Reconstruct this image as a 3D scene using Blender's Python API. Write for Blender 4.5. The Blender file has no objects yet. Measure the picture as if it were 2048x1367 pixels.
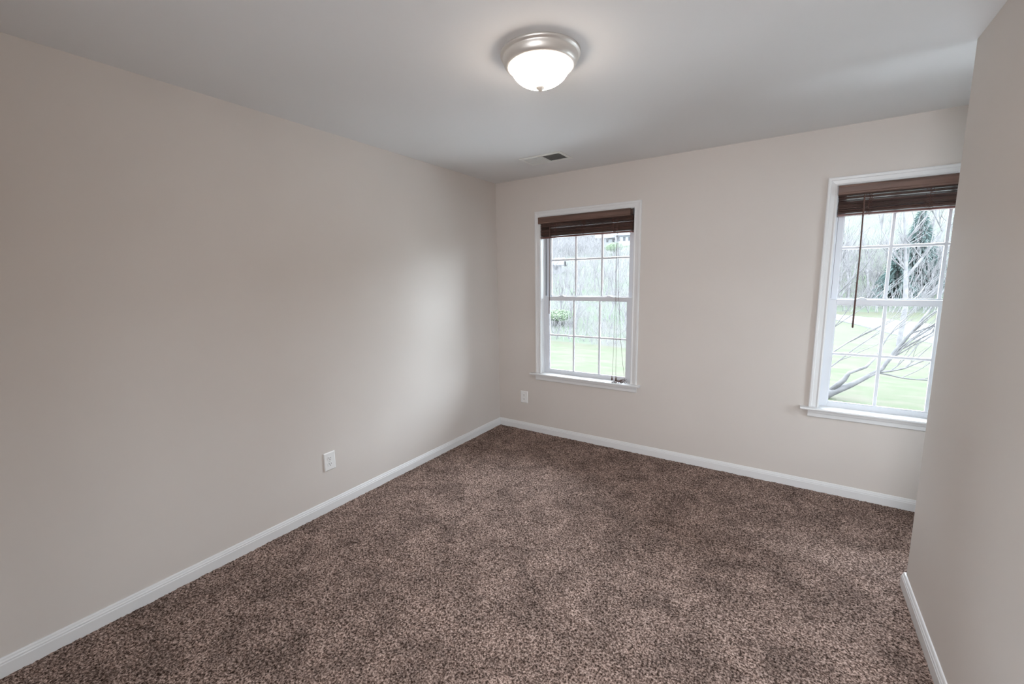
import bpy, math, random
import numpy as np
from mathutils import Vector, Matrix

random.seed(7)
rng = np.random.default_rng(11)
scene = bpy.context.scene
COL = scene.collection

# ------------------------------------------------------------------ camera
cam_data = bpy.data.cameras.new('camera')
cam_data.sensor_width = 36.0
cam_data.lens = 36.0 * 847.63 / 2048.0
cam_data.clip_start = 0.05
cam_data.clip_end = 500
cam = bpy.data.objects.new('camera', cam_data)
COL.objects.link(cam)
_r = Vector((0.83555837, 0.54919795, -0.01496055))
_u = Vector((-0.06777535, 0.13006066, 0.9891869))
_f = Vector((-0.5452052, 0.82550944, -0.14589536))
cam.matrix_world = Matrix(((_r.x, _u.x, -_f.x, 2.487125), (_r.y, _u.y, -_f.y, -3.517131),
                           (_r.z, _u.z, -_f.z, 1.516933), (0, 0, 0, 1)))
scene.camera = cam

# ------------------------------------------------------------------ exposure
scene.view_settings.view_transform = 'Standard'
scene.view_settings.look = 'None'
scene.view_settings.gamma = 1.0
scene.view_settings.use_curve_mapping = False
scene.view_settings.exposure = 0.0
scene.cycles.max_bounces = 14
scene.cycles.diffuse_bounces = 8
scene.cycles.transparent_max_bounces = 16
scene.cycles.sample_clamp_indirect = 8.0
scene.cycles.use_denoising = True

# ------------------------------------------------------------------ world: bright overcast sky
SKY = 34.0
world = bpy.data.worlds.new('overcast_sky')
scene.world = world
world.use_nodes = True
wn = world.node_tree
wn.nodes.clear()
w_out = wn.nodes.new('ShaderNodeOutputWorld')
w_bg = wn.nodes.new('ShaderNodeBackground')
w_tc = wn.nodes.new('ShaderNodeTexCoord')
w_sep = wn.nodes.new('ShaderNodeSeparateXYZ')
w_ramp = wn.nodes.new('ShaderNodeValToRGB')
w_ramp.color_ramp.elements[0].position = 0.0
w_ramp.color_ramp.elements[0].color = (0.58, 0.66, 0.73, 1)
w_ramp.color_ramp.elements[1].position = 0.9
w_ramp.color_ramp.elements[1].color = (0.87, 0.96, 1.08, 1)
wn.links.new(w_tc.outputs['Generated'], w_sep.inputs[0])
wn.links.new(w_sep.outputs['Z'], w_ramp.inputs[0])
wn.links.new(w_ramp.outputs[0], w_bg.inputs['Color'])
w_bg.inputs['Strength'].default_value = SKY
wn.links.new(w_bg.outputs[0], w_out.inputs['Surface'])

# ------------------------------------------------------------------ area lights
WIN_OFF = 2.186                     # the second window repeats the first this far to the right
CH = 2.44                           # ceiling height
XR = 3.037                          # face of the right partition
YE = -0.926                         # where the partition ends
XA = 4.25                           # far side of the alcove
YF = -4.6                           # wall behind the camera


def area_light(name, loc, rot, sx, sy, energy, color, portal=False):
    d = bpy.data.lights.new(name, 'AREA')
    d.shape = 'RECTANGLE'
    d.size = sx
    d.size_y = sy
    d.energy = energy
    d.color = color
    d.cycles.is_portal = portal
    o = bpy.data.objects.new(name, d)
    COL.objects.link(o)
    o.location = loc
    o.rotation_euler = rot
    return o


for _i in range(2):                 # sampling portals in the two window openings (give no light themselves)
    area_light('window_portal', (0.94 + WIN_OFF * _i, 0.16, 1.34), (math.radians(-90), 0, 0),
               0.86, 1.42, 1.0, (1, 1, 1), portal=True)
# added fill light behind the camera, shining in through the doorway
FILL = 92.0
area_light('fill_light', (2.45, -5.5, 1.6), (math.radians(96), 0, 0), 1.2, 1.4, FILL, (0.96, 0.985, 1.03))
area_light('window_portal', (XA + 0.15, -0.93, 1.34), (0, math.radians(90), 0), 1.42, 0.43, 1.0, (1, 1, 1), portal=True)


# ------------------------------------------------------------------ materials
def mat(name, col, rough=0.6, metal=0.0, spec=0.5):
    m = bpy.data.materials.new(name)
    m.use_nodes = True
    b = m.node_tree.nodes['Principled BSDF']
    b.inputs['Base Color'].default_value = (*col, 1)
    b.inputs['Roughness'].default_value = rough
    b.inputs['Metallic'].default_value = metal
    b.inputs['Specular IOR Level'].default_value = spec
    return m


def nd(m, typ, **kw):
    n = m.node_tree.nodes.new(typ)
    for k, v in kw.items():
        setattr(n, k, v)
    return n


def lk(m, a, b):
    m.node_tree.links.new(a, b)


def noise_color(m, c1, c2, scale, p0=0.35, p1=0.65, detail=4.0, stretch=None, coord='Object', bump=0.0, bdist=0.002):
    """mix two colours of the material with a noise pattern"""
    b = m.node_tree.nodes['Principled BSDF']
    tc = nd(m, 'ShaderNodeTexCoord')
    mp = nd(m, 'ShaderNodeMapping')
    if stretch:
        mp.inputs['Scale'].default_value = stretch
    nz = nd(m, 'ShaderNodeTexNoise')
    nz.inputs['Scale'].default_value = scale
    nz.inputs['Detail'].default_value = detail
    rp = nd(m, 'ShaderNodeValToRGB')
    rp.color_ramp.elements[0].position = p0
    rp.color_ramp.elements[0].color = (*c1, 1)
    rp.color_ramp.elements[1].position = p1
    rp.color_ramp.elements[1].color = (*c2, 1)
    lk(m, tc.outputs[coord], mp.inputs['Vector'])
    lk(m, mp.outputs[0], nz.inputs['Vector'])
    lk(m, nz.outputs['Fac'], rp.inputs[0])
    lk(m, rp.outputs[0], b.inputs['Base Color'])
    if bump:
        bp = nd(m, 'ShaderNodeBump')
        bp.inputs['Strength'].default_value = bump
        bp.inputs['Distance'].default_value = bdist
        lk(m, nz.outputs['Fac'], bp.inputs['Height'])
        lk(m, bp.outputs[0], b.inputs['Normal'])
    return m


M = {}
WALLC = (0.62, 0.575, 0.535)
M['wall'] = noise_color(mat('wall_paint', WALLC, 0.75, spec=0.25), (0.610, 0.564, 0.526), (0.624, 0.579, 0.541), 1.3, 0.4, 0.6, 2)
M['ceiling'] = noise_color(mat('ceiling_paint', (0.66, 0.64, 0.615), 0.9, spec=0.1), (0.70, 0.695, 0.69), (0.715, 0.71, 0.705), 1.0, 0.4, 0.6, 2)
M['trim'] = mat('white_trim_paint', (0.72, 0.72, 0.72), 0.35)
M['vinyl'] = mat('white_window_vinyl', (0.68, 0.70, 0.74), 0.35)
M['gasket'] = mat('grey_gasket', (0.06, 0.065, 0.07), 0.6)
M['plate'] = mat('white_outlet_plastic', (0.80, 0.80, 0.79), 0.3)
M['slot'] = mat('dark_slot', (0.03, 0.03, 0.03), 0.7)
M['vent_white'] = mat('white_enamel', (0.74, 0.745, 0.72), 0.4)
M['vent_dark'] = mat('duct_interior', (0.03, 0.03, 0.028), 0.8)
M['nickel'] = mat('brushed_nickel', (0.74, 0.71, 0.67), 0.42, 0.75)
M['wand'] = mat('wand_stained_wood', (0.085, 0.04, 0.03), 0.3)
M['cord'] = mat('brown_cord', (0.10, 0.05, 0.04), 0.7)
M['wood'] = noise_color(mat('dark_stained_slat', (0.1, 0.05, 0.04), 0.35), (0.035, 0.017, 0.013), (0.105, 0.05, 0.036), 30, 0.35, 0.7, 4, (0.06, 1, 1.4))
M['valance'] = noise_color(mat('stained_valance', (0.1, 0.05, 0.04), 0.4), (0.085, 0.048, 0.036), (0.17, 0.095, 0.07), 34, 0.35, 0.7, 4, (0.05, 1, 1.2))
M['bottomrail'] = noise_color(mat('reddish_rail', (0.1, 0.05, 0.04), 0.35), (0.09, 0.03, 0.025), (0.17, 0.07, 0.06), 30, 0.35, 0.7, 4, (0.05, 1, 1))

m = mat('lamp_glass', (0.9, 0.88, 0.84), 0.35)
bs = m.node_tree.nodes['Principled BSDF']
bs.inputs['Emission Color'].default_value = (1.0, 0.86, 0.73, 1)
LAMP = 25.0
bs.inputs['Emission Strength'].default_value = LAMP
M['lamp_glass'] = m

# clear window glass: mostly straight-through with a little gloss
m = bpy.data.materials.new('window_glass')
m.use_nodes = True
m.node_tree.nodes.clear()
_o = nd(m, 'ShaderNodeOutputMaterial')
_t = nd(m, 'ShaderNodeBsdfTransparent')
_t.inputs['Color'].default_value = (0.95, 0.965, 0.96, 1)
_gl = nd(m, 'ShaderNodeBsdfGlossy')
_gl.inputs['Roughness'].default_value = 0.02
_fr = nd(m, 'ShaderNodeFresnel')
_fr.inputs['IOR'].default_value = 1.3
_mx = nd(m, 'ShaderNodeMixShader')
lk(m, _fr.outputs[0], _mx.inputs[0])
lk(m, _t.outputs[0], _mx.inputs[1])
lk(m, _gl.outputs[0], _mx.inputs[2])
lk(m, _mx.outputs[0], _o.inputs['Surface'])
M['glass'] = m

# carpet: twisted two-tone pile
m = mat('brown_pile_carpet', (0.18, 0.14, 0.12), 0.95, spec=0.05)
bs = m.node_tree.nodes['Principled BSDF']
bs.inputs['Sheen Weight'].default_value = 0.0
bs.inputs['Sheen Roughness'].default_value = 0.6
tc = nd(m, 'ShaderNodeTexCoord')
n1 = nd(m, 'ShaderNodeTexNoise')
n1.inputs['Scale'].default_value = 125
n1.inputs['Detail'].default_value = 3
n1.inputs['Roughness'].default_value = 0.65
r1 = nd(m, 'ShaderNodeValToRGB')
cr = r1.color_ramp
cr.elements[0].position = 0.36
cr.elements[0].color = (0.024, 0.0145, 0.010, 1)
cr.elements[1].position = 0.66
cr.elements[1].color = (0.50, 0.372, 0.318, 1)
e = cr.elements.new(0.50)
e.color = (0.185, 0.128, 0.106, 1)
n2 = nd(m, 'ShaderNodeTexNoise')
n2.inputs['Scale'].default_value = 5.5
n2.inputs['Detail'].default_value = 5
n2.inputs['Roughness'].default_value = 0.6
n2.inputs['Distortion'].default_value = 0.6
r2 = nd(m, 'ShaderNodeMapRange')
r2.inputs['From Min'].default_value = 0.35
r2.inputs['From Max'].default_value = 0.68
r2.inputs['To Min'].default_value = 0.72
r2.inputs['To Max'].default_value = 1.30
mul = nd(m, 'ShaderNodeMix', data_type='RGBA', blend_type='MULTIPLY')
mul.inputs['Factor'].default_value = 1.0
lk(m, tc.outputs['Object'], n1.inputs['Vector'])
lk(m, tc.outputs['Object'], n2.inputs['Vector'])
lk(m, n1.outputs['Fac'], r1.inputs[0])
lk(m, n2.outputs['Fac'], r2.inputs['Value'])
lk(m, r1.outputs[0], mul.inputs['A'])
lk(m, r2.outputs[0], mul.inputs['B'])
lk(m, mul.outputs['Result'], bs.inputs['Base Color'])
bp = nd(m, 'ShaderNodeBump')
bp.inputs['Strength'].default_value = 0.8
bp.inputs['Distance'].default_value = 0.004
lk(m, n1.outputs['Fac'], bp.inputs['Height'])
lk(m, bp.outputs[0], bs.inputs['Normal'])
M['carpet'] = m

# outdoors: bark and needle colours lightened to stand in for veiling glare
M['grass'] = noise_color(mat('lawn', (0.02, 0.03, 0.014), 0.9, spec=0.05), (0.0320, 0.0300, 0.0225), (0.0240, 0.0278, 0.0165), 0.9, 0.38, 0.60, 12, (1, 2.2, 1))
M['brush'] = noise_color(mat('hillside_leaf_litter', (0.0297, 0.0297, 0.0238), 0.95, spec=0.05), (0.0343, 0.0328, 0.0297), (0.0297, 0.0372, 0.0253), 0.35, 0.35, 0.65, 8)
M['asphalt'] = noise_color(mat('pale_road', (0.03, 0.03, 0.03), 0.9), (0.0245, 0.0245, 0.0255), (0.028, 0.028, 0.029), 1.0, 0.4, 0.6)
M['bounce_pale'] = noise_color(mat('pale_bounce_surface', (0.42, 0.41, 0.40), 0.9), (0.57, 0.57, 0.565), (0.63, 0.63, 0.625), 1.5)  # kept bright for the added slab that throws light up indoors
M['bark'] = noise_color(mat('grey_bark', (0.0581, 0.0533, 0.0533), 0.9), (0.0411, 0.0387, 0.0397), (0.0726, 0.0677, 0.0686), 5, 0.35, 0.65)
M['bark_dark'] = noise_color(mat('dark_grey_bark', (0.0349, 0.0320, 0.0320), 0.9), (0.0247, 0.0232, 0.0238), (0.0436, 0.0406, 0.0412), 5, 0.35, 0.65)
M['bark_pale'] = noise_color(mat('pale_bark', (0.0514, 0.0489, 0.0462), 0.9), (0.0437, 0.0411, 0.0424), (0.0668, 0.0630, 0.0643), 3, 0.35, 0.65)
M['conifer'] = noise_color(mat('blue_green_needles', (0.0257, 0.0462, 0.0411), 0.9), (0.0231, 0.0411, 0.0386), (0.0411, 0.0643, 0.0592), 2, 0.35, 0.65)
M['blossom'] = noise_color(mat('pink_blossom', (0.0786, 0.0472, 0.0550), 0.9), (0.0590, 0.0413, 0.0472), (0.0825, 0.0511, 0.0590), 2, 0.35, 0.65)
M['leaf'] = noise_color(mat('spring_leaf', (0.0513, 0.0772, 0.0360), 0.9), (0.0437, 0.0617, 0.0335), (0.0617, 0.0823, 0.0462), 2, 0.35, 0.65)
M['siding'] = mat('white_siding', (0.075, 0.075, 0.077), 0.7)
M['shingle'] = noise_color(mat('pale_shingles', (0.0454, 0.0454, 0.0476), 0.9), (0.0386, 0.0386, 0.0408), (0.0476, 0.0476, 0.0499), 4)
M['house_glass'] = mat('dark_house_glass', (0.03, 0.03, 0.032), 0.6, spec=0.1)
M['car_paint'] = mat('white_car_paint', (0.1210, 0.1210, 0.1240), 0.25)
M['rubber'] = mat('tyre_rubber', (0.03, 0.03, 0.03), 0.8)
M['rock'] = noise_color(mat('grey_rock', (0.0181, 0.0181, 0.0181), 0.9), (0.0106, 0.0106, 0.0106), (0.0242, 0.0242, 0.0242), 4)


# ------------------------------------------------------------------ mesh helpers
class MB:
    def __init__(s):
        s.v = []
        s.f = []

    def add(s, vs, fs):
        b = len(s.v)
        s.v.extend([tuple(x) for x in vs])
        s.f.extend([tuple(b + i for i in f) for f in fs])

    def box(s, x0, x1, y0, y1, z0, z1):
        s.add([(x0, y0, z0), (x1, y0, z0), (x1, y1, z0), (x0, y1, z0),
               (x0, y0, z1), (x1, y0, z1), (x1, y1, z1), (x0, y1, z1)],
              [(0, 3, 2, 1), (4, 5, 6, 7), (0, 1, 5, 4), (1, 2, 6, 5), (2, 3, 7, 6), (3, 0, 4, 7)])

    def obox(s, c, ax, ay, az, hx, hy, hz):
        """box with its own axes"""
        c = Vector(c)
        vs = []
        for sz in (-1, 1):
            for sx, sy in ((-1, -1), (1, -1), (1, 1), (-1, 1)):
                vs.append(c + ax * hx * sx + ay * hy * sy + az * hz * sz)
        s.add(vs, [(0, 3, 2, 1), (4, 5, 6, 7), (0, 1, 5, 4), (1, 2, 6, 5), (2, 3, 7, 6), (3, 0, 4, 7)])

    def prism(s, pts, axis, a, b):
        """closed 2D outline swept along an axis; pts hold the two other coordinates in order"""
        n = len(pts)
        def P(p, t):
            if axis == 0:
                return (t, p[0], p[1])
            if axis == 1:
                return (p[0], t, p[1])
            return (p[0], p[1], t)
        vs = [P(p, a) for p in pts] + [P(p, b) for p in pts]
        fs = [(i, (i + 1) % n, n + (i + 1) % n, n + i) for i in range(n)]
        fs += [tuple(range(n))[::-1], tuple(range(n, 2 * n))]
        s.add(vs, fs)

    def tube(s, pts, rad, n=6, cap=True):
        pts = [Vector(p) for p in pts]
        k = len(pts)
        if not hasattr(rad, '__len__'):
            rad = [rad] * k
        base = len(s.v)
        prev = None
        for i, p in enumerate(pts):
            t = (pts[min(i + 1, k - 1)] - pts[max(i - 1, 0)])
            if t.length < 1e-9:
                t = Vector((0, 0, 1))
            t.normalize()
            if prev is None:
                a = t.orthogonal().normalized()
            else:
                a = prev - t * prev.dot(t)
                if a.length < 1e-6:
                    a = t.orthogonal()
                a.normalize()
            prev = a
            b = t.cross(a)
            for j in range(n):
                th = 2 * math.pi * j / n
                s.v.append(tuple(p + (a * math.cos(th) + b * math.sin(th)) * rad[i]))
        for i in range(k - 1):
            for j in range(n):
                j2 = (j + 1) % n
                s.f.append((base + i * n + j, base + i * n + j2, base + (i + 1) * n + j2, base + (i + 1) * n + j))
        if cap:
            s.f.append(tuple(base + j for j in range(n))[::-1])
            s.f.append(tuple(base + (k - 1) * n + j for j in range(n)))

    def lathe(s, prof, cx=0, cy=0, n=64):
        """profile of (radius, z) about a vertical axis"""
        base = len(s.v)
        for r, z in prof:
            for j in range(n):
                th = 2 * math.pi * j / n
                s.v.append((cx + r * math.cos(th), cy + r * math.sin(th), z))
        for i in range(len(prof) - 1):
            for j in range(n):
                j2 = (j + 1) % n
                s.f.append((base + i * n + j, base + i * n + j2, base + (i + 1) * n + j2, base + (i + 1) * n + j))

    def mesh(s, name):
        me = bpy.data.meshes.new(name)
        me.from_pydata(s.v, [], s.f)
        me.update()
        return me


def obj(name, mb, material, parent=None, smooth=False, bevel=0.0, loc=None):
    me = mb.mesh(name) if isinstance(mb, MB) else mb
    if material is not None and len(me.materials) == 0:
        me.materials.append(material)
    o = bpy.data.objects.new(name, me)
    COL.objects.link(o)
    if parent is not None:
        o.parent = parent
    if loc is not None:
        o.location = loc
    if smooth:
        me.polygons.foreach_set('use_smooth', [True] * len(me.polygons))
    if bevel:
        md = o.modifiers.new('bevel', 'BEVEL')
        md.width = bevel
        md.segments = 2
        md.limit_method = 'ANGLE'
        md.angle_limit = math.radians(50)
    return o


def tag(o, label, cat, group=None, kind=None):
    o['label'] = label
    o['category'] = cat
    if group:
        o['group'] = group
    if kind:
        o['kind'] = kind
    return o


def struct(o, label=None, cat=None):
    o['kind'] = 'structure'
    if label:
        o['label'] = label
    if cat:
        o['category'] = cat
    return o


def empty(name, loc=(0, 0, 0)):
    o = bpy.data.objects.new(name, None)
    COL.objects.link(o)
    o.location = loc
    return o


# ------------------------------------------------------------------ room shell
W_X0, W_X1 = 0.500, 1.377           # window opening
W_Z0, W_Z1 = 0.598, 2.078
WT = 0.17                           # thickness of the outer wall

mb = MB()
xs = [-0.14, W_X0, W_X1, W_X0 + WIN_OFF, W_X1 + WIN_OFF, XA + 0.12]
mb.box(xs[0], xs[1], 0, WT, -0.02, CH)
mb.box(xs[2], xs[3], 0, WT, -0.02, CH)
mb.box(xs[4], xs[5], 0, WT, -0.02, CH)
for a, b in ((xs[1], xs[2]), (xs[3], xs[4])):
    mb.box(a, b, 0, WT, -0.02, W_Z0)
    mb.box(a, b, 0, WT, W_Z1, CH)
struct(obj('wall_back', mb, M['wall']), 'back wall painted pale greige around the two windows', 'wall')

mb = MB()
mb.box(-0.14, 0, YF - 0.12, 0, -0.02, CH)
struct(obj('wall_left', mb, M['wall']), 'long blank greige wall on the left', 'wall')

# partition with a softly rounded end
mb = MB()
rr = 0.012
pts = [(XR, YF)]
for k in range(7):
    a = math.pi + (-math.pi / 2) * k / 6
    pts.append((XR + rr + rr * math.cos(a), YE - rr + rr * math.sin(a)))
for k in range(7):
    a = math.pi / 2 - (math.pi / 2) * k / 6
    pts.append((XR + 0.115 - rr + rr * math.cos(a), YE - rr + rr * math.sin(a)))
pts.append((XR + 0.115, YF))
mb.prism(pts, 2, -0.02, CH)
o = obj('wall_right', mb, M['wall'])
struct(o, 'greige partition on the right that stops short of the second window', 'wall')

mb = MB()
AY0, AY1 = -1.15, -0.72             # side window of the alcove
mb.box(XA, XA + 0.12, YE - 0.9, AY0, -0.02, CH)
mb.box(XA, XA + 0.12, AY1, 0, -0.02, CH)
mb.box(XA, XA + 0.12, AY0, AY1, -0.02, 0.6)
mb.box(XA, XA + 0.12, AY0, AY1, 2.07, CH)
mb.box(XR + 0.115, XA, YE - 1.02, YE - 0.9, -0.02, CH)
struct(obj('wall_alcove', mb, M['wall']))

# wall behind the camera with an open doorway, positioned to let the fill light in
mb = MB()
mb.box(-0.14, 1.85, YF - 0.12, YF, -0.02, CH)
mb.box(2.95, XR + 0.115, YF - 0.12, YF, -0.02, CH)
mb.box(1.85, 2.95, YF - 0.12, YF, 2.1, CH)
struct(obj('wall_front', mb, M['wall']))

mb = MB()
mb.box(0.2, 3.3, -6.0, -5.88, -0.02, CH)
mb.box(0.08, 0.2, -6.0, YF - 0.12, -0.02, CH)
mb.box(3.3, 3.42, -6.0, YF - 0.12, -0.02, CH)
struct(obj('wall_hall', mb, M['wall']))

mb = MB()
mb.box(-0.14, XA + 0.12, -6.0, WT, CH, CH + 0.1)
struct(obj('ceiling', mb, M['ceiling']), 'flat off-white painted ceiling', 'ceiling')

# carpet: a real uneven pile surface
def smooth2(a, k):
    for ax in (0, 1):
        s = a.copy()
        for d in range(1, k + 1):
            s += np.roll(a, d, ax) + np.roll(a, -d, ax)
        a = s / (2 * k + 1)
    return a

step = 0.0055
x0, x1, y0, y1 = -0.01, XA + 0.01, -3.75, 0.01
nx, ny = int((x1 - x0) / step) + 1, int((y1 - y0) / step) + 1
gx = np.linspace(x0, x1, nx)
gy = np.linspace(y0, y1, ny)
h = smooth2(rng.standard_normal((nx, ny)), 0) * 0.0011 + smooth2(rng.standard_normal((nx, ny)), 1) * 0.0030 \
    + smooth2(rng.standard_normal((nx, ny)), 6) * 0.008
hz = 0.0105 + np.clip(h, -0.006, 0.006)
X, Y = np.meshgrid(gx, gy, indexing='ij')
jx = rng.uniform(-0.0015, 0.0015, (nx, ny))
jy = rng.uniform(-0.0015, 0.0015, (nx, ny))
co = np.stack([X + jx, Y + jy, hz], -1).reshape(-1, 3).astype(np.float32)
idx = np.arange(nx * ny).reshape(nx, ny)
quads = np.stack([idx[:-1, :-1], idx[1:, :-1], idx[1:, 1:], idx[:-1, 1:]], -1).reshape(-1, 4)
# the part behind the camera is a plain continuation
extra = np.array([(-0.01, -6.0, 0.0105), (XA, -6.0, 0.0105), (XA, -3.75, 0.0105), (-0.01, -3.75, 0.0105)], np.float32)
nq = len(quads)
allco = np.concatenate([co, extra])
allq = np.concatenate([quads, np.array([[nx * ny, nx * ny + 1, nx * ny + 2, nx * ny + 3]])])
me = bpy.data.meshes.new('floor')
me.vertices.add(len(allco))
me.vertices.foreach_set('co', allco.ravel())
me.loops.add(allq.size)
me.loops.foreach_set('vertex_index', allq.ravel().astype(np.int32))
me.polygons.add(len(allq))
me.polygons.foreach_set('loop_start', (np.arange(len(allq)) * 4).astype(np.int32))
me.polygons.foreach_set('loop_total', np.full(len(allq), 4, np.int32))
me.update(calc_edges=True)
me.polygons.foreach_set('use_smooth', np.ones(len(allq), bool))
me.materials.append(M['carpet'])
o = bpy.data.objects.new('floor', me)
COL.objects.link(o)
struct(o, 'mottled brown pile carpet covering the whole floor', 'carpet')

# baseboards: plain board with a moulded top
BH = 0.0858
PROF = [(0.0, 0.0), (0.0135, 0.0), (0.0135, BH - 0.026), (0.0115, BH - 0.022), (0.0115, BH - 0.016),
        (0.0085, BH - 0.011), (0.0075, BH - 0.005), (0.005, BH), (0.0, BH)]
mb = MB()
mb.prism([(d, z) for d, z in PROF], 1, YF, 0)
struct(obj('baseboard_left', mb, M['trim']), 'white moulded baseboard along the left wall', 'baseboard')
mb = MB()
mb.prism([(-d, z) for d, z in PROF][::-1], 0, 0, XA)
struct(obj('baseboard_back', mb, M['trim']), 'white moulded baseboard under the windows', 'baseboard')
mb = MB()                            # wraps round the end of the partition, mitred
path = [((XR, YF), (-1, 0)), ((XR, YE), (-1, 1)), ((XR + 0.115, YE), (1, 1)), ((XR + 0.115, YE - 0.9), (1, 0))]
n = len(PROF)
vs = []
for (px, py), (ox, oy) in path:
    for d, z in PROF:
        vs.append((px + ox * d, py + oy * d, z))
fs = []
for s_ in range(3):
    for i in range(n):
        fs.append((s_ * n + i, s_ * n + (i + 1) % n, (s_ + 1) * n + (i + 1) % n, (s_ + 1) * n + i))
fs += [tuple(range(n)), tuple(range(3 * n, 4 * n))[::-1]]
mb.add(vs, fs)
struct(obj('baseboard_right', mb, M['trim']), 'white moulded baseboard wrapping the end of the right partition', 'baseboard')


# ------------------------------------------------------------------ windows
def mitred_frame(mb, x0, x1, z0, z1, prof, legs=False):
    """casing: prof = (distance outward from the opening edge, y). Head and two legs, mitred at the top"""
    n = len(prof)
    rings = []
    for (cx, cz, sx, sz) in ((x0, z0, -1, 0), (x0, z1, -1, 1), (x1, z1, 1, 1), (x1, z0, 1, 0)):
        rings.append([(cx + sx * w, y, cz + sz * w) for w, y in prof])
    vs = [p for r_ in rings for p in r_]
    fs = []
    for k in range(3):
        for i in range(n):
            fs.append((k * n + i, k * n + (i + 1) % n, (k + 1) * n + (i + 1) % n, (k + 1) * n + i))
    fs += [tuple(range(n)), tuple(range(3 * n, 4 * n))[::-1]]
    mb.add(vs, fs)


def ring(mb, x0, x1, z0, z1, y0, y1, l, r, b, t):
    """rectangular frame of four bars"""
    mb.box(x0, x0 + l, y0, y1, z0, z1)
    mb.box(x1 - r, x1, y0, y1, z0, z1)
    mb.box(x0 + l, x1 - r, y0, y1, z0, z0 + b)
    mb.box(x0 + l, x1 - r, y0, y1, z1 - t, z1)


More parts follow.
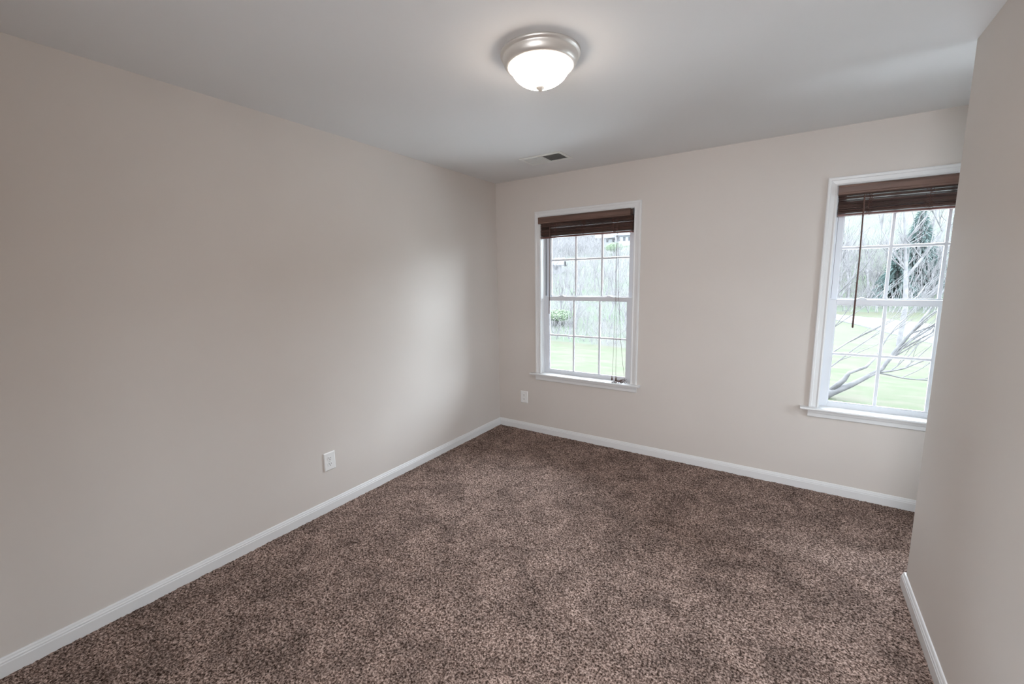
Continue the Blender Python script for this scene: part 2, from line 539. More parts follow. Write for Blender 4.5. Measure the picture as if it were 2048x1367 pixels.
def make_window(i, dx, label):
    root = empty('window_%d' % i, (dx, 0, 0))
    struct(root, label, 'window')
    # casing
    mb = MB()
    w = 0.055
    mitred_frame(mb, W_X0, W_X1, 0.615, 2.075,
                 [(0.0, 0.0), (0.0, -0.011), (0.004, -0.014), (0.010, -0.012), (0.013, -0.010), (0.034, -0.013),
                  (0.038, -0.017), (0.050, -0.018), (w, -0.015), (w, 0.0)])
    obj('casing', mb, M['trim'], root)
    # jamb lining, behind the casing to the vinyl frame
    mb = MB()
    mb.box(W_X0, W_X0 + 0.004, -0.004, 0.06, 0.615, 2.078)
    mb.box(W_X1 - 0.004, W_X1, -0.004, 0.06, 0.615, 2.078)
    mb.box(W_X0, W_X1, -0.004, 0.06, 2.072, 2.078)
    obj('jamb', mb, M['trim'], root)
    # stool with rounded nose and apron
    mb = MB()
    pts = [(0.062, 0.598), (-0.040, 0.598)]
    for k in range(7):
        a = -math.pi / 2 - math.pi * k / 6
        pts.append((-0.046 + 0.0085 * math.cos(a), 0.6065 + 0.0085 * math.sin(a)))
    pts += [(-0.040, 0.615), (0.062, 0.615)]
    # part in front of the wall, full length; part inside the opening, shorter
    front = [(0.0 if p[0] > 0 else p[0], p[1]) for p in pts]
    mb.prism(front, 0, 0.397, 1.462)
    mb.box(W_X0, W_X1, 0.0, 0.062, 0.598, 0.615)
    obj('stool', mb, M['trim'], root, bevel=0.002)
    mb = MB()
    mb.prism([(0, 0.545), (-0.010, 0.545), (-0.014, 0.550), (-0.014, 0.572), (-0.017, 0.578), (-0.017, 0.598), (0, 0.598)], 0, 0.445, 1.430)
    obj('apron', mb, M['trim'], root)
    # vinyl master frame with tracks
    mb = MB()
    ring(mb, W_X0, W_X1, 0.598, 2.078, 0.058, 0.158, 0.010, 0.010, 0.022, 0.022)
    mb.box(W_X0 + 0.010, W_X0 + 0.020, 0.092, 0.098, 0.62, 2.056)
    mb.box(W_X1 - 0.020, W_X1 - 0.010, 0.092, 0.098, 0.62, 2.056)
    mb.box(W_X0 + 0.010, W_X0 + 0.018, 0.060, 0.064, 0.62, 2.056)
    fr = obj('vinyl_frame', mb, M['vinyl'], root)
    mb = MB()
    mb.box(W_X0 + 0.0101, W_X0 + 0.0125, 0.086, 0.091, 1.36, 2.056)
    mb.box(W_X0 + 0.0181, W_X0 + 0.0200, 0.060, 0.0625, 1.36, 2.056)
    obj('track_gasket', mb, M['gasket'], fr)
    # sashes
    for nm, y0, y1, z0, z1, b, t, ymid in (('upper_sash', 0.100, 0.132, 1.318, 2.056, 0.036, 0.03, 0.116),
                                           ('lower_sash', 0.062, 0.092, 0.617, 1.352, 0.030, 0.034, 0.078)):
        l, r = (0.042, 0.055) if nm == 'lower_sash' else (0.042, 0.055)
        sx0, sx1 = W_X0 + 0.011, W_X1 - 0.011
        mb = MB()
        ring(mb, sx0, sx1, z0, z1, y0, y1, l, r, b, t)
        sash = obj(nm, mb, M['vinyl'], root, bevel=0.002)
        gx0, gx1, gz0, gz1 = sx0 + l, sx1 - r, z0 + b, z1 - t
        mb = MB()                    # glazing bead
        e_ = 0.006
        ring(mb, gx0 - 0.001, gx1 + 0.001, gz0 - 0.001, gz1 + 0.001, y0 + 0.007, ymid - 0.001, e_, e_, e_, e_)
        obj('glazing_bead', mb, M['vinyl'], sash)
        mb = MB()
        mb.box(gx0, gx1, ymid, ymid + 0.003, gz0, gz1)
        obj('glass_pane', mb, M['glass'], sash)
        mb = MB()                    # grille of two uprights and one crossbar inside the glass
        mw = 0.0095
        zc = (gz0 + gz1) / 2
        for f_ in (1 / 3, 2 / 3):
            xc = gx0 + (gx1 - gx0) * f_
            mb.prism([(xc - mw, ymid + 0.004), (xc - mw * 0.8, ymid - 0.0035), (xc + mw * 0.8, ymid - 0.0035), (xc + mw, ymid + 0.004),
                      (xc + mw * 0.45, ymid + 0.011), (xc - mw * 0.45, ymid + 0.011)], 2, gz0, gz1)
        mb.prism([(ymid + 0.004, zc - mw), (ymid - 0.0028, zc - mw * 0.8), (ymid - 0.0028, zc + mw * 0.8), (ymid + 0.004, zc + mw),
                  (ymid + 0.0104, zc + mw * 0.45), (ymid + 0.0104, zc - mw * 0.45)][::-1], 0, gx0, gx1)
        obj('muntin_grille', mb, M['vinyl'], sash)
        if nm == 'lower_sash':
            for lx in (gx0 + 0.13, gx1 - 0.17):
                mb = MB()
                mb.box(lx - 0.030, lx + 0.030, y0 + 0.004, y1 + 0.004, z1, z1 + 0.004)
                mb.prism([(lx - 0.022, z1 + 0.004), (lx - 0.015, z1 + 0.010), (lx + 0.012, z1 + 0.012), (lx + 0.024, z1 + 0.004)][::-1], 1, y0 + 0.008, y1)
                mb.lathe([(0.0001, z1 + 0.013), (0.008, z1 + 0.013), (0.010, z1 + 0.010), (0.010, z1 + 0.003)], lx, (y0 + y1) / 2, 16)
                obj('sash_lock', mb, M['vinyl'], sash, bevel=0.001)
    return root


make_window(1, 0.0, 'white double-hung window nearest the left corner')
make_window(2, WIN_OFF, 'white double-hung window partly hidden by the right partition')


# side window of the alcove, out of the photograph's view
root = struct(empty('window_3', (XA, 0, 0)), 'side window of the alcove', 'window')
mb = MB()
for y0_, y1_, z0_, z1_ in ((AY0, AY0 + 0.05, 0.6, 2.07), (AY1 - 0.05, AY1, 0.6, 2.07), (AY0 + 0.05, AY1 - 0.05, 0.6, 0.65), (AY0 + 0.05, AY1 - 0.05, 2.02, 2.07),
                           (AY0 + 0.05, AY1 - 0.05, 1.32, 1.36)):
    mb.box(0.05, 0.10, y0_, y1_, z0_, z1_)
obj('vinyl_frame', mb, M['vinyl'], root)
mb = MB()
mb.box(0.073, 0.076, AY0 + 0.05, AY1 - 0.05, 0.65, 2.02)
obj('glass_pane', mb, M['glass'], root)
mb = MB()
for y0_, y1_, z0_, z1_ in ((AY0 - 0.055, AY0, 0.545, 2.125), (AY1, AY1 + 0.055, 0.545, 2.125), (AY0, AY1, 2.07, 2.125), (AY0, AY1, 0.545, 0.6)):
    mb.box(-0.016, 0.0, y0_, y1_, z0_, z1_)
obj('casing', mb, M['trim'], root)


# ------------------------------------------------------------------ wooden blinds, pulled up
def make_blind(dx, label, val_x, wand_x, gaps, cords, tilt):
    root = empty('wooden_blind', (dx + 0.94, 0.0, 2.072))
    tag(root, label, 'window blind', 'raised wooden blinds')

    def P(name, mb, m_, parent=root, **kw):
        o = obj(name, mb, m_, parent, **kw)
        base = Vector((-0.94, 0, -2.072))
        if parent is root:
            o.data.transform(Matrix.Translation(base))
        else:
            o.data.transform(Matrix.Translation(base))
        return o

    # valance board with a lip
    mb = MB()
    v0, v1 = val_x
    mb.prism([(-0.0285, 2.014), (-0.034, 2.017), (-0.036, 2.024), (-0.0345, 2.030), (-0.0345, 2.058), (-0.0365, 2.063),
              (-0.0350, 2.0705), (-0.030, 2.0735), (-0.0245, 2.0735), (-0.0245, 2.014)], 0, v0, v1)
    if tilt:
        mb.box(v0, v0 + 0.006, -0.0245, 0.004, 2.016, 2.071)
    P('valance', mb, M['valance'], bevel=0.0008)
    mb = MB()
    hx0, hx1 = W_X0 + 0.007, W_X1 - 0.007
    mb.box(hx0, hx1, -0.014, 0.034, 2.024, 2.069)
    P('headrail', mb, M['wood'], bevel=0.001)
    for bx in (hx0 - 0.002, hx1 - 0.001):   # end brackets
        mb = MB()
        mb.box(bx, bx + 0.003, -0.022, 0.036, 2.022, 2.071)
        P('bracket', mb, M['gasket'])

    # slats: gathered in a stack with a few open gaps
    mb = MB()
    r = random.Random(int(dx * 100) + 5)
    sx0, sx1 = W_X0 + 0.010, W_X1 - 0.010
    z = 1.9035
    k = 0
    while z < 2.019:
        t = 0.0031
        g = 0.0009 + r.random() * 0.0009
        if k in gaps:
            g += gaps[k]
        a = math.radians(r.uniform(-2.5, 2.0) - 3)
        bow = r.uniform(-0.0006, 0.0006)
        off = r.uniform(-0.0025, 0.0025)
        ex = r.uniform(-0.002, 0.002)
        c, s_ = math.cos(a), math.sin(a)
        secs = 9
        ringv = []
        for q in range(secs):
            fx = q / (secs - 1)
            x = sx0 + ex + (sx1 - sx0) * fx
            zz = z + bow * math.sin(fx * math.pi)
            ringv.append([(x, 0.010 + off + (u_ * c - w_ * s_), zz + (u_ * s_ + w_ * c)) for u_, w_ in
                          ((-0.025, -t / 2), (-0.0256, 0), (-0.025, t / 2), (0.025, t / 2), (0.0256, 0), (0.025, -t / 2))])
        vs = [p for rv in ringv for p in rv]
        fs = []
        for q in range(secs - 1):
            for j in range(6):
                fs.append((q * 6 + j, q * 6 + (j + 1) % 6, (q + 1) * 6 + (j + 1) % 6, (q + 1) * 6 + j))
        fs += [tuple(range(6)), tuple(range((secs - 1) * 6, secs * 6))[::-1]]
        mb.add(vs, fs)
        z += t + g
        k += 1
    P('slats', mb, M['wood'])
    mb = MB()
    mb.prism([(-0.017, 1.885), (-0.0175, 1.890), (-0.0165, 1.8965), (0.0355, 1.8965), (0.037, 1.890), (0.0355, 1.885)], 0, sx0, sx1)
    P('bottom_rail', mb, M['bottomrail'], bevel=0.0008)
    # ladder strings bunched in loops at three places
    for lx in (0.66, 0.935, 1.205):
        mb = MB()
        mb.tube([(lx, -0.018, 2.022), (lx + 0.002, -0.0185, 1.96), (lx, -0.0185, 1.886)], 0.0010, 5)
        mb.tube([(lx + 0.001, 0.038, 2.022), (lx, 0.038, 1.886)], 0.0010, 5)
        for q in range(24):
            zz = 2.014 - q * 0.0053
            s0 = r.choice((-1, 1))
            w_ = r.uniform(0.006, 0.026)
            hh = r.uniform(0.004, 0.012)
            pts = []
            for a_ in range(11):
                th = a_ / 10 * math.pi * 2
                pts.append((lx + s0 * w_ * (0.5 - 0.5 * math.cos(th)) + r.uniform(-.0012, .0012),
                            -0.0185 - 0.004 * math.sin(th / 2) - r.uniform(0, .002),
                            zz - hh * math.sin(th)))
            mb.tube(pts, 0.0009, 4)
        P('ladder_cord', mb, M['cord'])
    # tilt wand
    if wand_x:
        mb = MB()
        wt, wb, wz, wr = wand_x
        mb.tube([(wt, -0.022, 2.020), (wt, -0.030, 2.012), (wt, -0.034, 2.002)], 0.0014, 6)
        mb.tube([(wt, -0.034, 2.003), (wt, -0.034, 1.99), (wt * 0.5 + wb * 0.5 + 0.003, -0.035, (2.0 + wz) / 2),
                 (wb, -0.036, wz + 0.004), (wb, -0.036, wz)], [wr * 0.7, wr, wr, wr * 1.15, wr * 0.8], 8)
        P('tilt_wand', mb, M['wand'], smooth=True)
    if cords:
        # three pull cords: two end in tassels above the sill, one runs down into a tangle on it
        for pts, tas in (([(1.236, 2.016), (1.238, 1.89), (1.240, 1.33), (1.232, 0.90), (1.226, 0.70), (1.2235, 0.672)], True),
                         ([(1.243, 2.016), (1.244, 1.89), (1.246, 1.33), (1.256, 0.90), (1.258, 0.70), (1.2595, 0.672)], True),
                         ([(1.248, 2.016), (1.249, 1.89), (1.270, 1.33), (1.294, 0.99), (1.318, 0.78), (1.330, 0.70), (1.338, 0.640), (1.332, 0.618)], False)):
            mb = MB()
            mb.tube([(a_, -0.034, b_) for a_, b_ in pts], 0.0012, 5)
            cd = P('pull_cord', mb, M['cord'])
            if tas:
                tx = pts[-1][0]
                mb = MB()
                mb.lathe([(0.0001, 0.677), (0.0035, 0.676), (0.004, 0.670), (0.003, 0.666), (0.006, 0.655), (0.0072, 0.642), (0.006, 0.636), (0.0001, 0.635)], tx, -0.034, 16)
                P('tassel', mb, M['wand'], parent=cd, smooth=True)
        mb = MB()
        rt = random.Random(21)
        # a loose skein lying on the stool
        for strand in range(4):
            pts = []
            x, y = rt.uniform(1.30, 1.345), -0.028
            for q_ in range(138):
                q = q_ / 3
                th = q * (0.62 + 0.1 * strand)
                cx_ = 1.325 - 0.0022 * q + 0.008 * math.sin(q * 0.5 + strand)
                pts.append((min(1.366, cx_ + 0.016 * math.cos(th) * (1 - q / 70) + rt.uniform(-.0006, .0006)),
                            max(-0.048, -0.026 + 0.016 * math.sin(th * 1.1 + strand) + rt.uniform(-.0005, .0005)),
                            0.6165 + (0.030 * (1 - q / 46) + 0.006) * abs(math.sin(th * 0.7 + strand * 1.3))))
            mb.tube(pts, 0.0012, 4)
        pts = [(1.26 - 0.0035 * q, -0.032 + 0.008 * math.sin(q * 0.7), 0.6165 + 0.003 * abs(math.sin(q * 0.9))) for q in range(18)]
        mb.tube(pts, 0.0012, 4)
        P('tangled_cord', mb, M['cord'])
    return root


make_blind(0.0, 'dark brown wooden blind raised on the window nearest the corner, cords hanging to the sill',
           (0.492, 1.350), (0.614, 0.608, 1.195, 0.0034), {14: 0.0032}, True, False)
make_blind(WIN_OFF, 'dark brown wooden blind raised on the window beside the right partition, with a long wand',
           (0.503, 1.368), (0.634, 0.640, 1.175, 0.0046), {4: 0.0016, 15: 0.003, 16: 0.006, 19: 0.004}, False, True)


# ------------------------------------------------------------------ outlets
def make_outlet(loc, rz, label):
    root = empty('wall_outlet', loc)
    root.rotation_euler = (0, 0, rz)
    tag(root, label, 'electrical outlet', 'duplex outlets')
    # local: x along the wall, -y into the room, z up
    w, h_ = 0.041, 0.061
    mb = MB()
    mb.add([(-w, 0, -h_), (w, 0, -h_), (w, 0, h_), (-w, 0, h_),
            (-w, -0.003, -h_), (w, -0.003, -h_), (w, -0.003, h_), (-w, -0.003, h_),
            (-w + .005, -0.0065, -h_ + .005), (w - .005, -0.0065, -h_ + .005), (w - .005, -0.0065, h_ - .005), (-w + .005, -0.0065, h_ - .005)],
           [(0, 1, 5, 4), (1, 2, 6, 5), (2, 3, 7, 6), (3, 0, 4, 7), (4, 5, 9, 8), (5, 6, 10, 9), (6, 7, 11, 10), (7, 4, 8, 11), (8, 9, 10, 11)])
    obj('cover_plate', mb, M['plate'], root)
    for s_ in (-1, 1):
        zc = s_ * 0.0195
        mb = MB()
        pts = []
        for k in range(24):
            a = 2 * math.pi * k / 24
            pts.append((0.0172 * math.cos(a), zc + max(-0.0135, min(0.0135, 0.0172 * math.sin(a)))))
        mb.prism(pts, 1, -0.0082, -0.006)
        rc = obj('receptacle', mb, M['plate'], root)
        mb = MB()
        mb.box(-0.0078, -0.0055, -0.0085, -0.0080, zc - 0.001, zc + 0.0085)
        mb.box(0.0055, 0.0078, -0.0085, -0.0080, zc - 0.0005, zc + 0.0075)
        pts = []
        for k in range(12):
            a = 2 * math.pi * k / 12
            pts.append((0.0028 * math.cos(a), zc - 0.0075 + 0.0028 * math.sin(a)))
        mb.prism(pts, 1, -0.0085, -0.0080)
        obj('slots', mb, M['slot'], rc)
    mb = MB()
    pts = [(0.0032 * math.cos(k * math.pi / 6), 0.0032 * math.sin(k * math.pi / 6)) for k in range(12)]
    mb.prism(pts, 1, -0.0076, -0.0062)
    obj('screw', mb, M['nickel'], root)
    return root


make_outlet((0.0, -1.967, 0.347), math.pi / 2, 'white duplex outlet low on the long left wall')
make_outlet((0.304, 0.0, 0.348), 0, 'white duplex outlet on the back wall below the corner window')

# ------------------------------------------------------------------ ceiling register
vx0, vx1, vy0, vy1 = 0.640, 1.000, -0.585, -0.375
root = empty('ceiling_vent', ((vx0 + vx1) / 2, (vy0 + vy1) / 2, CH))
tag(root, 'white rectangular air register in the ceiling, one half looking dark', 'air vent')
cx_, cy_ = (vx0 + vx1) / 2, (vy0 + vy1) / 2
hx, hy = (vx1 - vx0) / 2, (vy1 - vy0) / 2
mb = MB()
bw = 0.028
for (a, b, c, d) in ((-hx, hx, -hy, -hy + bw), (-hx, hx, hy - bw, hy), (-hx, -hx + bw, -hy + bw, hy - bw), (hx - bw, hx, -hy + bw, hy - bw), (-0.005, 0.005, -hy + bw, hy - bw)):
    mb.box(a, b, c, d, -0.006, 0.0)
obj('frame', mb, M['vent_white'], root, bevel=0.002)
mb = MB()
mb.box(-hx + bw, hx - bw, -hy + bw, hy - bw, -0.0008, -0.0003)
obj('duct_opening', mb, M['vent_dark'], root)
for side in (-1, 1):
    mb = MB()
    a0 = 0.007 if side > 0 else -hx + bw + 0.003
    n_ = 13 if side > 0 else 9
    wdt = hx - bw - 0.009
    for k in range(n_):
        xx = a0 + wdt * (k + 0.5) / n_
        # blades of the two halves slant opposite ways
        d = Vector((-side * 0.80, 0, 0.60)).normalized() if side > 0 else Vector((0.62, 0, 0.78)).normalized()
        nrm = Vector((d.z, 0, -d.x))
        mb.obox((xx, 0, -0.0045), d, Vector((0, 1, 0)), nrm, 0.0042, hy - bw, 0.0004)
    obj('louvre_blades', mb, M['vent_white'], root)

# ------------------------------------------------------------------ flush ceiling lamp
LX, LY = 1.546, -1.847
root = empty('ceiling_lamp', (LX, LY, CH))
tag(root, 'lit flush ceiling lamp with frosted glass bowl and brushed nickel pan', 'ceiling lamp')
mb = MB()
mb.lathe([(0.0001, 0.0), (0.160, 0.0), (0.1655, -0.003), (0.1665, -0.008), (0.164, -0.013), (0.158, -0.0155), (0.1555, -0.018),
          (0.1555, -0.022), (0.1545, -0.030), (0.150, -0.042), (0.143, -0.050), (0.137, -0.053), (0.133, -0.0535), (0.130, -0.050), (0.130, -0.02), (0.0001, -0.018)][::-1], 0, 0, 96)
obj('pan', mb, M['nickel'], root, smooth=True)
mb = MB()
prof = []
R0, Z0, D0 = 0.1245, -0.046, 0.080
for k in range(25):
    t = k / 24
    a = t * math.pi / 2
    prof.append((max(0.0001, R0 * math.cos(a) ** 0.86), Z0 - D0 * math.sin(a) ** 1.12))
mb.lathe(prof, 0, 0, 96)
obj('glass_bowl', mb, M['lamp_glass'], root, smooth=True)
mb = MB()
zb = Z0 - D0
mb.lathe([(0.0001, zb + 0.004), (0.015, zb + 0.003), (0.019, zb - 0.001), (0.0175, zb - 0.007), (0.011, zb - 0.012), (0.0075, zb - 0.017), (0.0045, zb - 0.020), (0.0001, zb - 0.021)][::-1], 0, 0, 32)
obj('finial', mb, M['nickel'], root, smooth=True)


# ------------------------------------------------------------------ outdoors: ground
def sstep(a, b, x):
    t = min(1.0, max(0.0, (x - a) / (b - a)))
    return t * t * (3 - 2 * t)


def gz(x, y):
    """height of the ground: lawn, then a rising wooded hillside"""
    k = sstep(-7, 1, x)
    yb = 20.5 * (1 - k) + 54 * k
    z = -2.6 - 0.15 * sstep(0, 12, y)
    d = max(0.0, y - yb)
    sl = 0.185 * (1 - k) + 0.34 * k
    z += sl * (d - 6 * (1 - math.exp(-d / 6)))
    z += 0.12 * math.sin(x * 0.35) * math.sin(y * 0.27 + 1) * sstep(3, 12, y)
    return z


mb = MB()
gxn, gyn = 120, 110
XX = [-110 + 190 * i / gxn for i in range(gxn + 1)]
YY = [-12, -6, -2] + [0.6 + 130 * (j / gyn) ** 1.25 for j in range(gyn - 2)]
mb.v = [(x, y, gz(x, y)) for x in XX for y in YY]
lawn_f, hill_f = [], []
for i in range(gxn):
    for j in range(gyn):
        a = i * (gyn + 1) + j
        f_ = (a, a + gyn + 1, a + gyn + 2, a + 1)
        k = sstep(-7, 1, XX[i])
        yb = 21.5 * (1 - k) + 56 * k
        (lawn_f if YY[j] < yb else hill_f).append(f_)
mb.f = lawn_f + hill_f
me = mb.mesh('ground')
me.materials.append(M['grass'])
me.materials.append(M['brush'])
me.polygons.foreach_set('material_index', [0] * len(lawn_f) + [1] * len(hill_f))
o = obj('ground', me, None, smooth=True)
struct(o, 'lawn and wooded hillside outside the windows', 'ground')

# unseen pale slab below the windows, added to bounce sky light onto the ceiling
mb = MB()
mb.box(-8, 10, 0.3, 9.0, -2.95, -2.52)
mb.box(4.8, 12, -7, 0.3, -2.95, -2.52)
struct(obj('bounce_slab', mb, M['bounce_pale']))

# road beyond the lawn, bending down to the right
mb = MB()
cl = [(-7, 50.5, 2.2), (0, 51.5, 2.3), (5, 51, 2.4), (8, 48, 2.7), (10.3, 43, 3.0), (11.8, 37, 3.2), (13.5, 31, 3.4), (17, 24, 3.5)]
vs = []
for i, (x, y, w_) in enumerate(cl):
    a = Vector(cl[max(0, i - 1)][:2])
    b = Vector(cl[min(len(cl) - 1, i + 1)][:2])
    t = (b - a).normalized()
    nrm = Vector((-t.y, t.x))
    for s_, dz in ((-1.06, -0.4), (-1, 0.06), (0, 0.10), (1, 0.06), (1.06, -0.4)):
        px, py = x + nrm.x * w_ * s_, y + nrm.y * w_ * s_
        vs.append((px, py, gz(px, py) + dz))
fs = []
for i in range(len(cl) - 1):
    for s_ in (0, 1, 2, 3):
        fs.append((i * 5 + s_, i * 5 + s_ + 1, (i + 1) * 5 + s_ + 1, (i + 1) * 5 + s_))
mb.add(vs, fs)
struct(obj('road', mb, M['asphalt']), 'pale road beyond the lawn seen through the right window', 'road')


# ------------------------------------------------------------------ trees
def grow(mb, p, d, length, rad, depth, r, up=0.12, spread=0.6, kids=(2, 3), sides=5, seg=4, bias=None, shrink=0.68):
    pts, rads = [p.copy()], [rad]
    q = p.copy()
    dd = d.copy()
    for i in range(seg):
        dd = (dd + Vector((r.uniform(-1, 1), r.uniform(-1, 1), r.uniform(-1, 1))) * 0.16 + Vector((0, 0, up)) * 0.5)
        if bias is not None:
            dd += bias * 0.2
        dd.normalize()
        q = q + dd * (length / seg)
        pts.append(q.copy())
        rads.append(rad * (1 - 0.42 * (i + 1) / seg))
    mb.tube(pts, rads, sides if depth > 1 else 3, cap=False)
    if depth <= 0:
        return
    nk = r.randint(*kids)
    spots = [seg] + [r.randint(1, seg) for _ in range(nk)]
    for sidx in spots:
        base = pts[sidx]
        nd_ = dd + Vector((r.uniform(-1, 1), r.uniform(-1, 1), r.uniform(-0.5, 1))) * spread
        nd_.normalize()
        grow(mb, base, nd_, length * shrink * r.uniform(0.8, 1.15), rads[sidx] * 0.66, depth - 1, r, up, spread, kids, sides, seg if depth > 2 else 3, bias, shrink)


def leaf_cloud(mb, c, rad, n, size, r):
    for _ in range(n):
        v = Vector((r.gauss(0, 1), r.gauss(0, 1), r.gauss(0, 1))).normalized() * (r.random() ** 0.4)
        p = Vector(c) + Vector((v.x * rad[0], v.y * rad[1], v.z * rad[2]))
        a = Vector((r.gauss(0, 1), r.gauss(0, 1), r.gauss(0, 1))).normalized() * size * r.uniform(0.6, 1.3)
        b = a.orthogonal().normalized() * size * r.uniform(0.4, 0.9)
        mb.add([p - a, p + b, p + a, p - b], [(0, 1, 2, 3)])


# five kinds of bare wood tree, shared by the copies
tree_meshes = []
for k in range(5):
    r = random.Random(40 + k)
    mb = MB()
    hgt = (7.5, 9.0, 6.5, 8.0, 7.0)[k]
    for s_ in range(1 if k != 2 else 3):
        d = Vector((r.uniform(-.15, .15), r.uniform(-.15, .15), 1)).normalized()
        if k == 2:
            d = Vector((r.uniform(-.5, .5), r.uniform(-.5, .5), 1)).normalized()
        grow(mb, Vector((r.uniform(-.1, .1) * (k == 2), 0, -0.2)), d, hgt * 0.36, 0.12 if k != 2 else 0.07, 4 if k != 2 else 3, r,
             up=0.22, spread=0.62, kids=(2, 3), sides=5, seg=4, shrink=0.72)
    me = mb.mesh('bare_tree')
    me.materials.append(M['bark'])
    tree_meshes.append(me)


def wood_tree(x, y, k, s_, rz, label, group):
    o = bpy.data.objects.new('bare_tree', tree_meshes[k])
    COL.objects.link(o)
    o.location = (x, y, gz(x, y) - 0.05)
    o.rotation_euler = (0, 0, rz)
    o.scale = (s_, s_, s_)
    tag(o, label, 'tree', group)
    return o


# trees singled out at the near edge of the wood, seen through the corner window
for (x, y, k, s_, label) in (
        (-12.3, 23.5, 0, 0.72, 'bare tree at the far left of the corner window, at the lawn edge'),
        (-11.2, 26.0, 1, 0.66, 'slim forked bare tree left of centre in the corner window'),
        (-10.35, 23.0, 3, 0.62, 'bare tree by the left upright bar of the corner window'),
        (-6.7, 25.0, 4, 0.70, 'bare tree at the right of the corner window behind the pull cords')):
    wood_tree(x, y, k, s_, 1.3 * k, label, None)
r = random.Random(99)
cnt = 0
grp = 'bare trees on the hillside behind the corner window'
for _ in range(200):
    y = r.uniform(27, 62)
    f_ = r.uniform(-0.60, -0.29)
    x = 2.487 + f_ * (y + 3.5)
    if 54 < y:
        continue
    if cnt >= 26:
        break
    wood_tree(x, y, r.randrange(5), r.uniform(0.5, 0.85), r.uniform(0, 6), 'bare grey tree on the hillside seen through the corner window', grp)
    cnt += 1
for _ in range(34):
    y = r.uniform(96, 114)
    x = 2.487 + r.uniform(-0.60, -0.29) * (y + 3.5)
    wood_tree(x, y, r.randrange(5), r.uniform(0.8, 1.3), r.uniform(0, 6), 'bare grey tree on the hillside seen through the corner window', grp)
grp = 'bare trees on the hillside behind the right window'
for _ in range(44):
    y = r.uniform(58, 86)
    f_ = r.uniform(0.02, 0.30)
    x = 2.487 + f_ * (y + 3.5)
    wood_tree(x, y, r.randrange(5), r.uniform(0.8, 1.5), r.uniform(0, 6), 'bare grey tree on the hillside seen through the right window', grp)

# thicket of undergrowth: nobody could count its stems
def thicket(name, label, f0, f1, ya, yb_, n, seed, sc):
    r = random.Random(seed)
    mb = MB()
    for _ in range(n):
        y = r.uniform(ya, yb_)
        x = 2.487 + r.uniform(f0, f1) * (y + 3.5)
        p = Vector((x, y, gz(x, y) - 0.05))
        d = Vector((r.uniform(-.5, .5), r.uniform(-.5, .5), 1)).normalized()
        L = r.uniform(0.8, 2.2) * sc
        q1 = p + d * L * 0.5
        q2 = q1 + (d + Vector((r.uniform(-.5, .5), 0, r.uniform(-.2, .2)))) * L * 0.5
        mb.tube([p, q1, q2], [0.022 * sc, 0.014 * sc, 0.004 * sc], 3, cap=False)
        q3 = q1 + (d + Vector((r.uniform(-.9, .9), 0, 0))) * L * 0.4
        mb.tube([q1, q3], [0.012 * sc, 0.004 * sc], 3, cap=False)
    o = obj(name, mb, M['bark'])
    tag(o, label, 'undergrowth', kind='stuff')


thicket('undergrowth', 'grey brush thicket on the slope behind the corner window', -0.62, -0.27, 22, 48, 1500, 3, 0.8)
thicket('undergrowth', 'grey brush thicket on the slope behind the right window', 0.0, 0.32, 56, 84, 1500, 4, 1.7)

thicket('undergrowth', 'grey brush high on the slope beyond the houses, corner window', -0.62, -0.27, 95, 116, 2200, 6, 1.9)
thicket('undergrowth', 'grey brush on the middle slope below the houses, corner window', -0.62, -0.30, 48, 76, 1500, 7, 1.0)
thicket('undergrowth', 'tall grey brush left of the white houses, corner window', -0.62, -0.395, 70, 96, 1300, 17, 1.8)

# low leaning tree close to the house, seen through the right window
r = random.Random(5)
root = empty('leaning_tree', (3.3, 15.0, gz(3.3, 15.0)))
tag(root, 'low leaning bare tree with sprawling branches on the lawn outside the right window', 'tree')
off = Vector(root.location)
mb = MB()
limb1 = [(3.3, 15, -3.1), (3.9, 15, -2.62), (4.4, 15.05, -2.32), (4.75, 15.1, -2.05), (5.05, 15.1, -1.80)]
mb.tube([Vector(p) - off for p in limb1], [0.17, 0.15, 0.10, 0.08, 0.065], 8)
limb2 = [(3.85, 15, -2.6), (4.2, 14.9, -2.1), (4.32, 14.9, -1.85), (4.75, 14.95, -1.62), (5.0, 15.0, -1.25)]
mb.tube([Vector(p) - off for p in limb2], [0.10, 0.085, 0.06, 0.045, 0.03], 7)
limb3 = [(4.75, 15.1, -2.05), (5.2, 15.1, -1.65), (5.45, 15.2, -1.1), (5.8, 15.2, -0.45), (6.2, 15.2, 0.35)]
mb.tube([Vector(p) - off for p in limb3], [0.07, 0.065, 0.05, 0.04, 0.03], 7)
for base, d, L, rd in (((5.05, 15.1, -1.8), (1, 0, 0.05), 1.5, 0.035), ((5.05, 15.1, -1.8), (1, 0.2, -0.1), 1.4, 0.03),
                       ((5.2, 15.1, -1.65), (0.5, 0.1, 1), 1.8, 0.04), ((5.45, 15.2, -1.1), (0.6, 0, 1), 1.6, 0.035),
                       ((5.45, 15.2, -1.1), (1, 0, 0.6), 1.5, 0.03), ((5.8, 15.2, -0.45), (0.5, -0.2, 1), 1.5, 0.03),
                       ((5.0, 15.0, -1.25), (0.4, 0, 1), 1.5, 0.028), ((6.2, 15.2, 0.35), (0.5, 0, 1), 1.6, 0.028),
                       ((5.8, 15.2, -0.45), (1, 0, 0.3), 1.3, 0.025)):
    grow(mb, Vector(base) - off, Vector(d).normalized(), L, rd, 3, r, up=0.06, spread=0.42, kids=(2, 3), sides=5, seg=4, bias=Vector((0.35, 0, 0.3)))
obj('trunk', mb, M['bark_dark'], root, smooth=True)
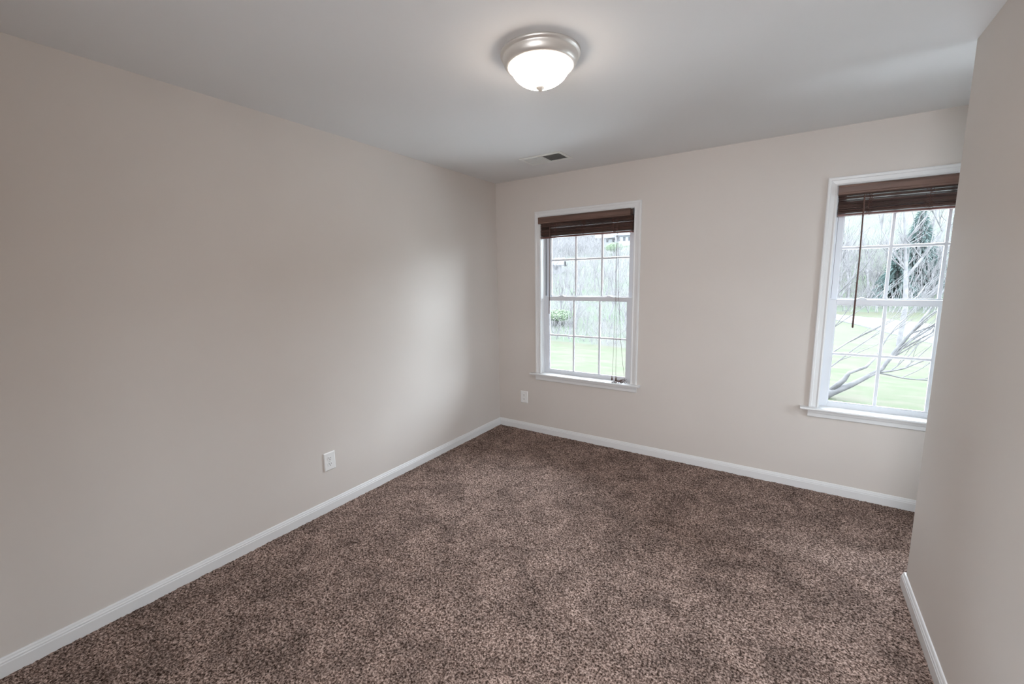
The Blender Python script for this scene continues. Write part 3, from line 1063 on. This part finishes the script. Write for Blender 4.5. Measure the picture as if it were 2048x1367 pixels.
# sprays reaching in from the left of the window
mb = MB()
for base, d, L, rd in (((3.2, 13.2, -1.9), (0.6, 0, 0.75), 2.0, 0.030), ((3.3, 13.2, -1.2), (0.8, 0, 0.6), 1.9, 0.028),
                       ((3.3, 13.2, -0.5), (0.8, 0, 0.7), 1.8, 0.026), ((3.2, 13.2, 0.2), (0.5, 0, 1.0), 1.8, 0.026),
                       ((3.4, 13.2, 1.2), (0.6, 0, 1.0), 1.7, 0.022)):
    grow(mb, Vector(base) - off, Vector(d).normalized(), L, rd, 3, r, up=0.03, spread=0.35, kids=(2, 2), sides=4, seg=4, bias=Vector((0.4, 0, 0.35)))
mb.tube([Vector(p) - off for p in ((3.3, 15, -3.0), (3.0, 14.2, -2.2), (3.2, 13.2, -1.9), (3.15, 13.2, -1.2), (3.2, 13.2, 0.2), (3.4, 13.2, 1.2))], [0.1, 0.07, 0.05, 0.045, 0.035, 0.02], 6)
obj('branch_spray', mb, M['bark_dark'], root, smooth=True)

# pale forked tree over the road
r = random.Random(12)
mb = MB()
bx, by = 8.0, 30.0
bz = gz(bx, by)
for pts, rads in (([(0, 0, -0.2), (0.1, 0, 3.0), (-0.1, 0, 5.5), (-0.3, 0.1, 7.5), (-0.6, 0.1, 10)], [0.19, 0.16, 0.13, 0.09, 0.05]),
                  ([(-0.05, 0, 5.0), (0.7, 0.1, 6.4), (1.6, 0.2, 8.2), (2.4, 0.2, 10.5)], [0.11, 0.085, 0.06, 0.035]),
                  ([(-0.05, 0, 5.6), (-0.9, 0.1, 6.9), (-1.7, 0.2, 8.6), (-2.0, 0.2, 10)], [0.085, 0.065, 0.045, 0.03])):
    mb.tube(pts, rads, 7)
    for p in pts[1:]:
        for _ in range(2):
            grow(mb, Vector(p), Vector((r.uniform(-1, 1), r.uniform(-.5, .5), 0.8)).normalized(), 2.0, 0.05, 3, r, up=0.15, spread=0.5)
o = obj('forked_tree', mb, M['bark_pale'], loc=(bx, by, bz))
o.scale = (0.8, 0.8, 0.8)
tag(o, 'pale forked bare tree in front of the dark evergreen, right window', 'tree')


def conifer(x, y, hgt, rad, label, seed):
    r = random.Random(seed)
    root = empty('evergreen_tree', (x, y, gz(x, y)))
    tag(root, label, 'tree')
    mb = MB()
    mb.tube([(0, 0, -0.3), (0, 0, hgt * 0.5), (0, 0, hgt)], [rad * 0.08, rad * 0.05, 0.01], 6)
    obj('trunk', mb, M['bark'], root)
    mb = MB()
    tiers = int(hgt * 4.5)
    for t in range(tiers):
        f_ = t / tiers
        z = hgt * (0.08 + 0.9 * f_)
        rr_ = rad * (1 - f_) ** 0.9 + 0.1
        for q in range(44):
            th = r.uniform(0, 6.283)
            L = rr_ * r.uniform(0.35, 1.05)
            d = Vector((math.cos(th), math.sin(th), 0))
            s_ = Vector((-d.y, d.x, 0))
            tip = d * L + Vector((0, 0, z - L * 0.25))
            mid = d * L * 0.6 + Vector((0, 0, z + 0.05))
            wv = s_ * L * 0.07 + s_ * 0.03
            mb.add([(0, 0, z), tuple(mid + wv), tuple(tip), tuple(mid - wv), tuple(mid + Vector((0, 0, -L * 0.2)))],
                   [(0, 1, 2), (0, 2, 3), (0, 1, 4), (1, 2, 4), (2, 3, 4), (3, 0, 4)])
    obj('needles', mb, M['conifer'], root)


conifer(14.6, 66.0, 10.5, 3.0, 'tall dark evergreen among the bare trees, right window', 1)
conifer(12.4, 62.0, 6.5, 2.6, 'shorter rounded evergreen left of the tall one, right window', 2)
conifer(-31.2, 93.0, 6.0, 1.5, 'small dark evergreen between pale roofs, top right of the corner window', 3)


def leafy(x, y, hgt, rad, material, label, name, seed):
    r = random.Random(seed)
    root = empty(name, (x, y, gz(x, y)))
    tag(root, label, 'tree')
    mb = MB()
    grow(mb, Vector((0, 0, -0.2)), Vector((0, 0, 1)), hgt * 0.45, 0.10, 3, r, up=0.2, spread=0.6)
    obj('trunk', mb, M['bark'], root)
    mb = MB()
    leaf_cloud(mb, (0, 0, hgt * 0.66), (rad, rad, hgt * 0.38), 5200, 0.055, r)
    obj('crown', mb, material, root)


leafy(-34.2, 93.0, 5.2, 2.6, M['blossom'], 'pinkish flowering tree above the pale roof, corner window', 'flowering_tree', 8)
leafy(-25.0, 72.0, 2.2, 1.7, M['leaf'], 'rounded green shrub below the pale roof, corner window', 'leafy_shrub', 9)
leafy(-13.2, 27.0, 1.2, 1.3, M['leaf'], 'low green shrub at the lawn edge, left in the corner window', 'leafy_shrub', 14)


# ------------------------------------------------------------------ distant houses and car
def house(x, y, w_, d_, h_, rh, rz, label, nm='house', cat='house'):
    root = empty(nm, (x, y, gz(x, y) + 0.0))
    root.rotation_euler = (0, 0, rz)
    tag(root, label, cat)
    mb = MB()
    mb.prism([(-d_ / 2, -1.5), (d_ / 2, -1.5), (d_ / 2, h_), (0, h_ + rh), (-d_ / 2, h_)], 0, -w_ / 2, w_ / 2)
    obj('walls', mb, M['siding'], root)
    mb = MB()
    for s_ in (-1, 1):
        mb.prism([(0, h_ + rh + 0.02), (s_ * (d_ / 2 + 0.4), h_ - 0.25), (s_ * (d_ / 2 + 0.4), h_ - 0.1), (0, h_ + rh + 0.2)], 0, -w_ / 2 - 0.3, w_ / 2 + 0.3)
    obj('roof', mb, M['shingle'], root)
    for k in range(3 if nm == 'house' else 1):
        mb = MB()
        xc = (-1 + k) * w_ * 0.3 if nm == 'house' else 0
        mb.box(xc - 0.25, xc + 0.25, -d_ / 2 - 0.05, -d_ / 2 + 0.02, h_ * 0.35, h_ * 0.75)
        obj('window', mb, M['house_glass'], root)
    return root


house(-32.4, 88.0, 4.6, 4.5, 1.6, 1.1, 0.35, 'low white house with pale roof, top right of the corner window')
house(-28.2, 87.0, 3.6, 4.0, 2.0, 1.4, 0.3, 'second white house at the right edge of the corner window')
house(-27.4, 54.5, 1.7, 2.2, 1.2, 0.8, 0.3, 'small white shed seen between the forked trunks, corner window', 'garden_shed', 'shed')

# dark rock on the lawn in the lower left of the corner window
r = random.Random(2)
mb = MB()
n_ = 10
for i in range(7):
    ph = math.pi * i / 6 - math.pi / 2
    for j in range(n_):
        th = 2 * math.pi * j / n_
        q = 1 + r.uniform(-.15, .15)
        mb.v.append((0.24 * q * math.cos(ph) * math.cos(th), 0.2 * q * math.cos(ph) * math.sin(th), 0.14 * q * math.sin(ph)))
for i in range(6):
    for j in range(n_):
        mb.f.append((i * n_ + j, i * n_ + (j + 1) % n_, (i + 1) * n_ + (j + 1) % n_, (i + 1) * n_ + j))
rx, ry = -6.55, 12.8
o = obj('rock', mb, M['rock'], loc=(rx, ry, gz(rx, ry) + 0.08), smooth=True)
tag(o, 'dark rock on the lawn at the lower left of the corner window', 'rock')
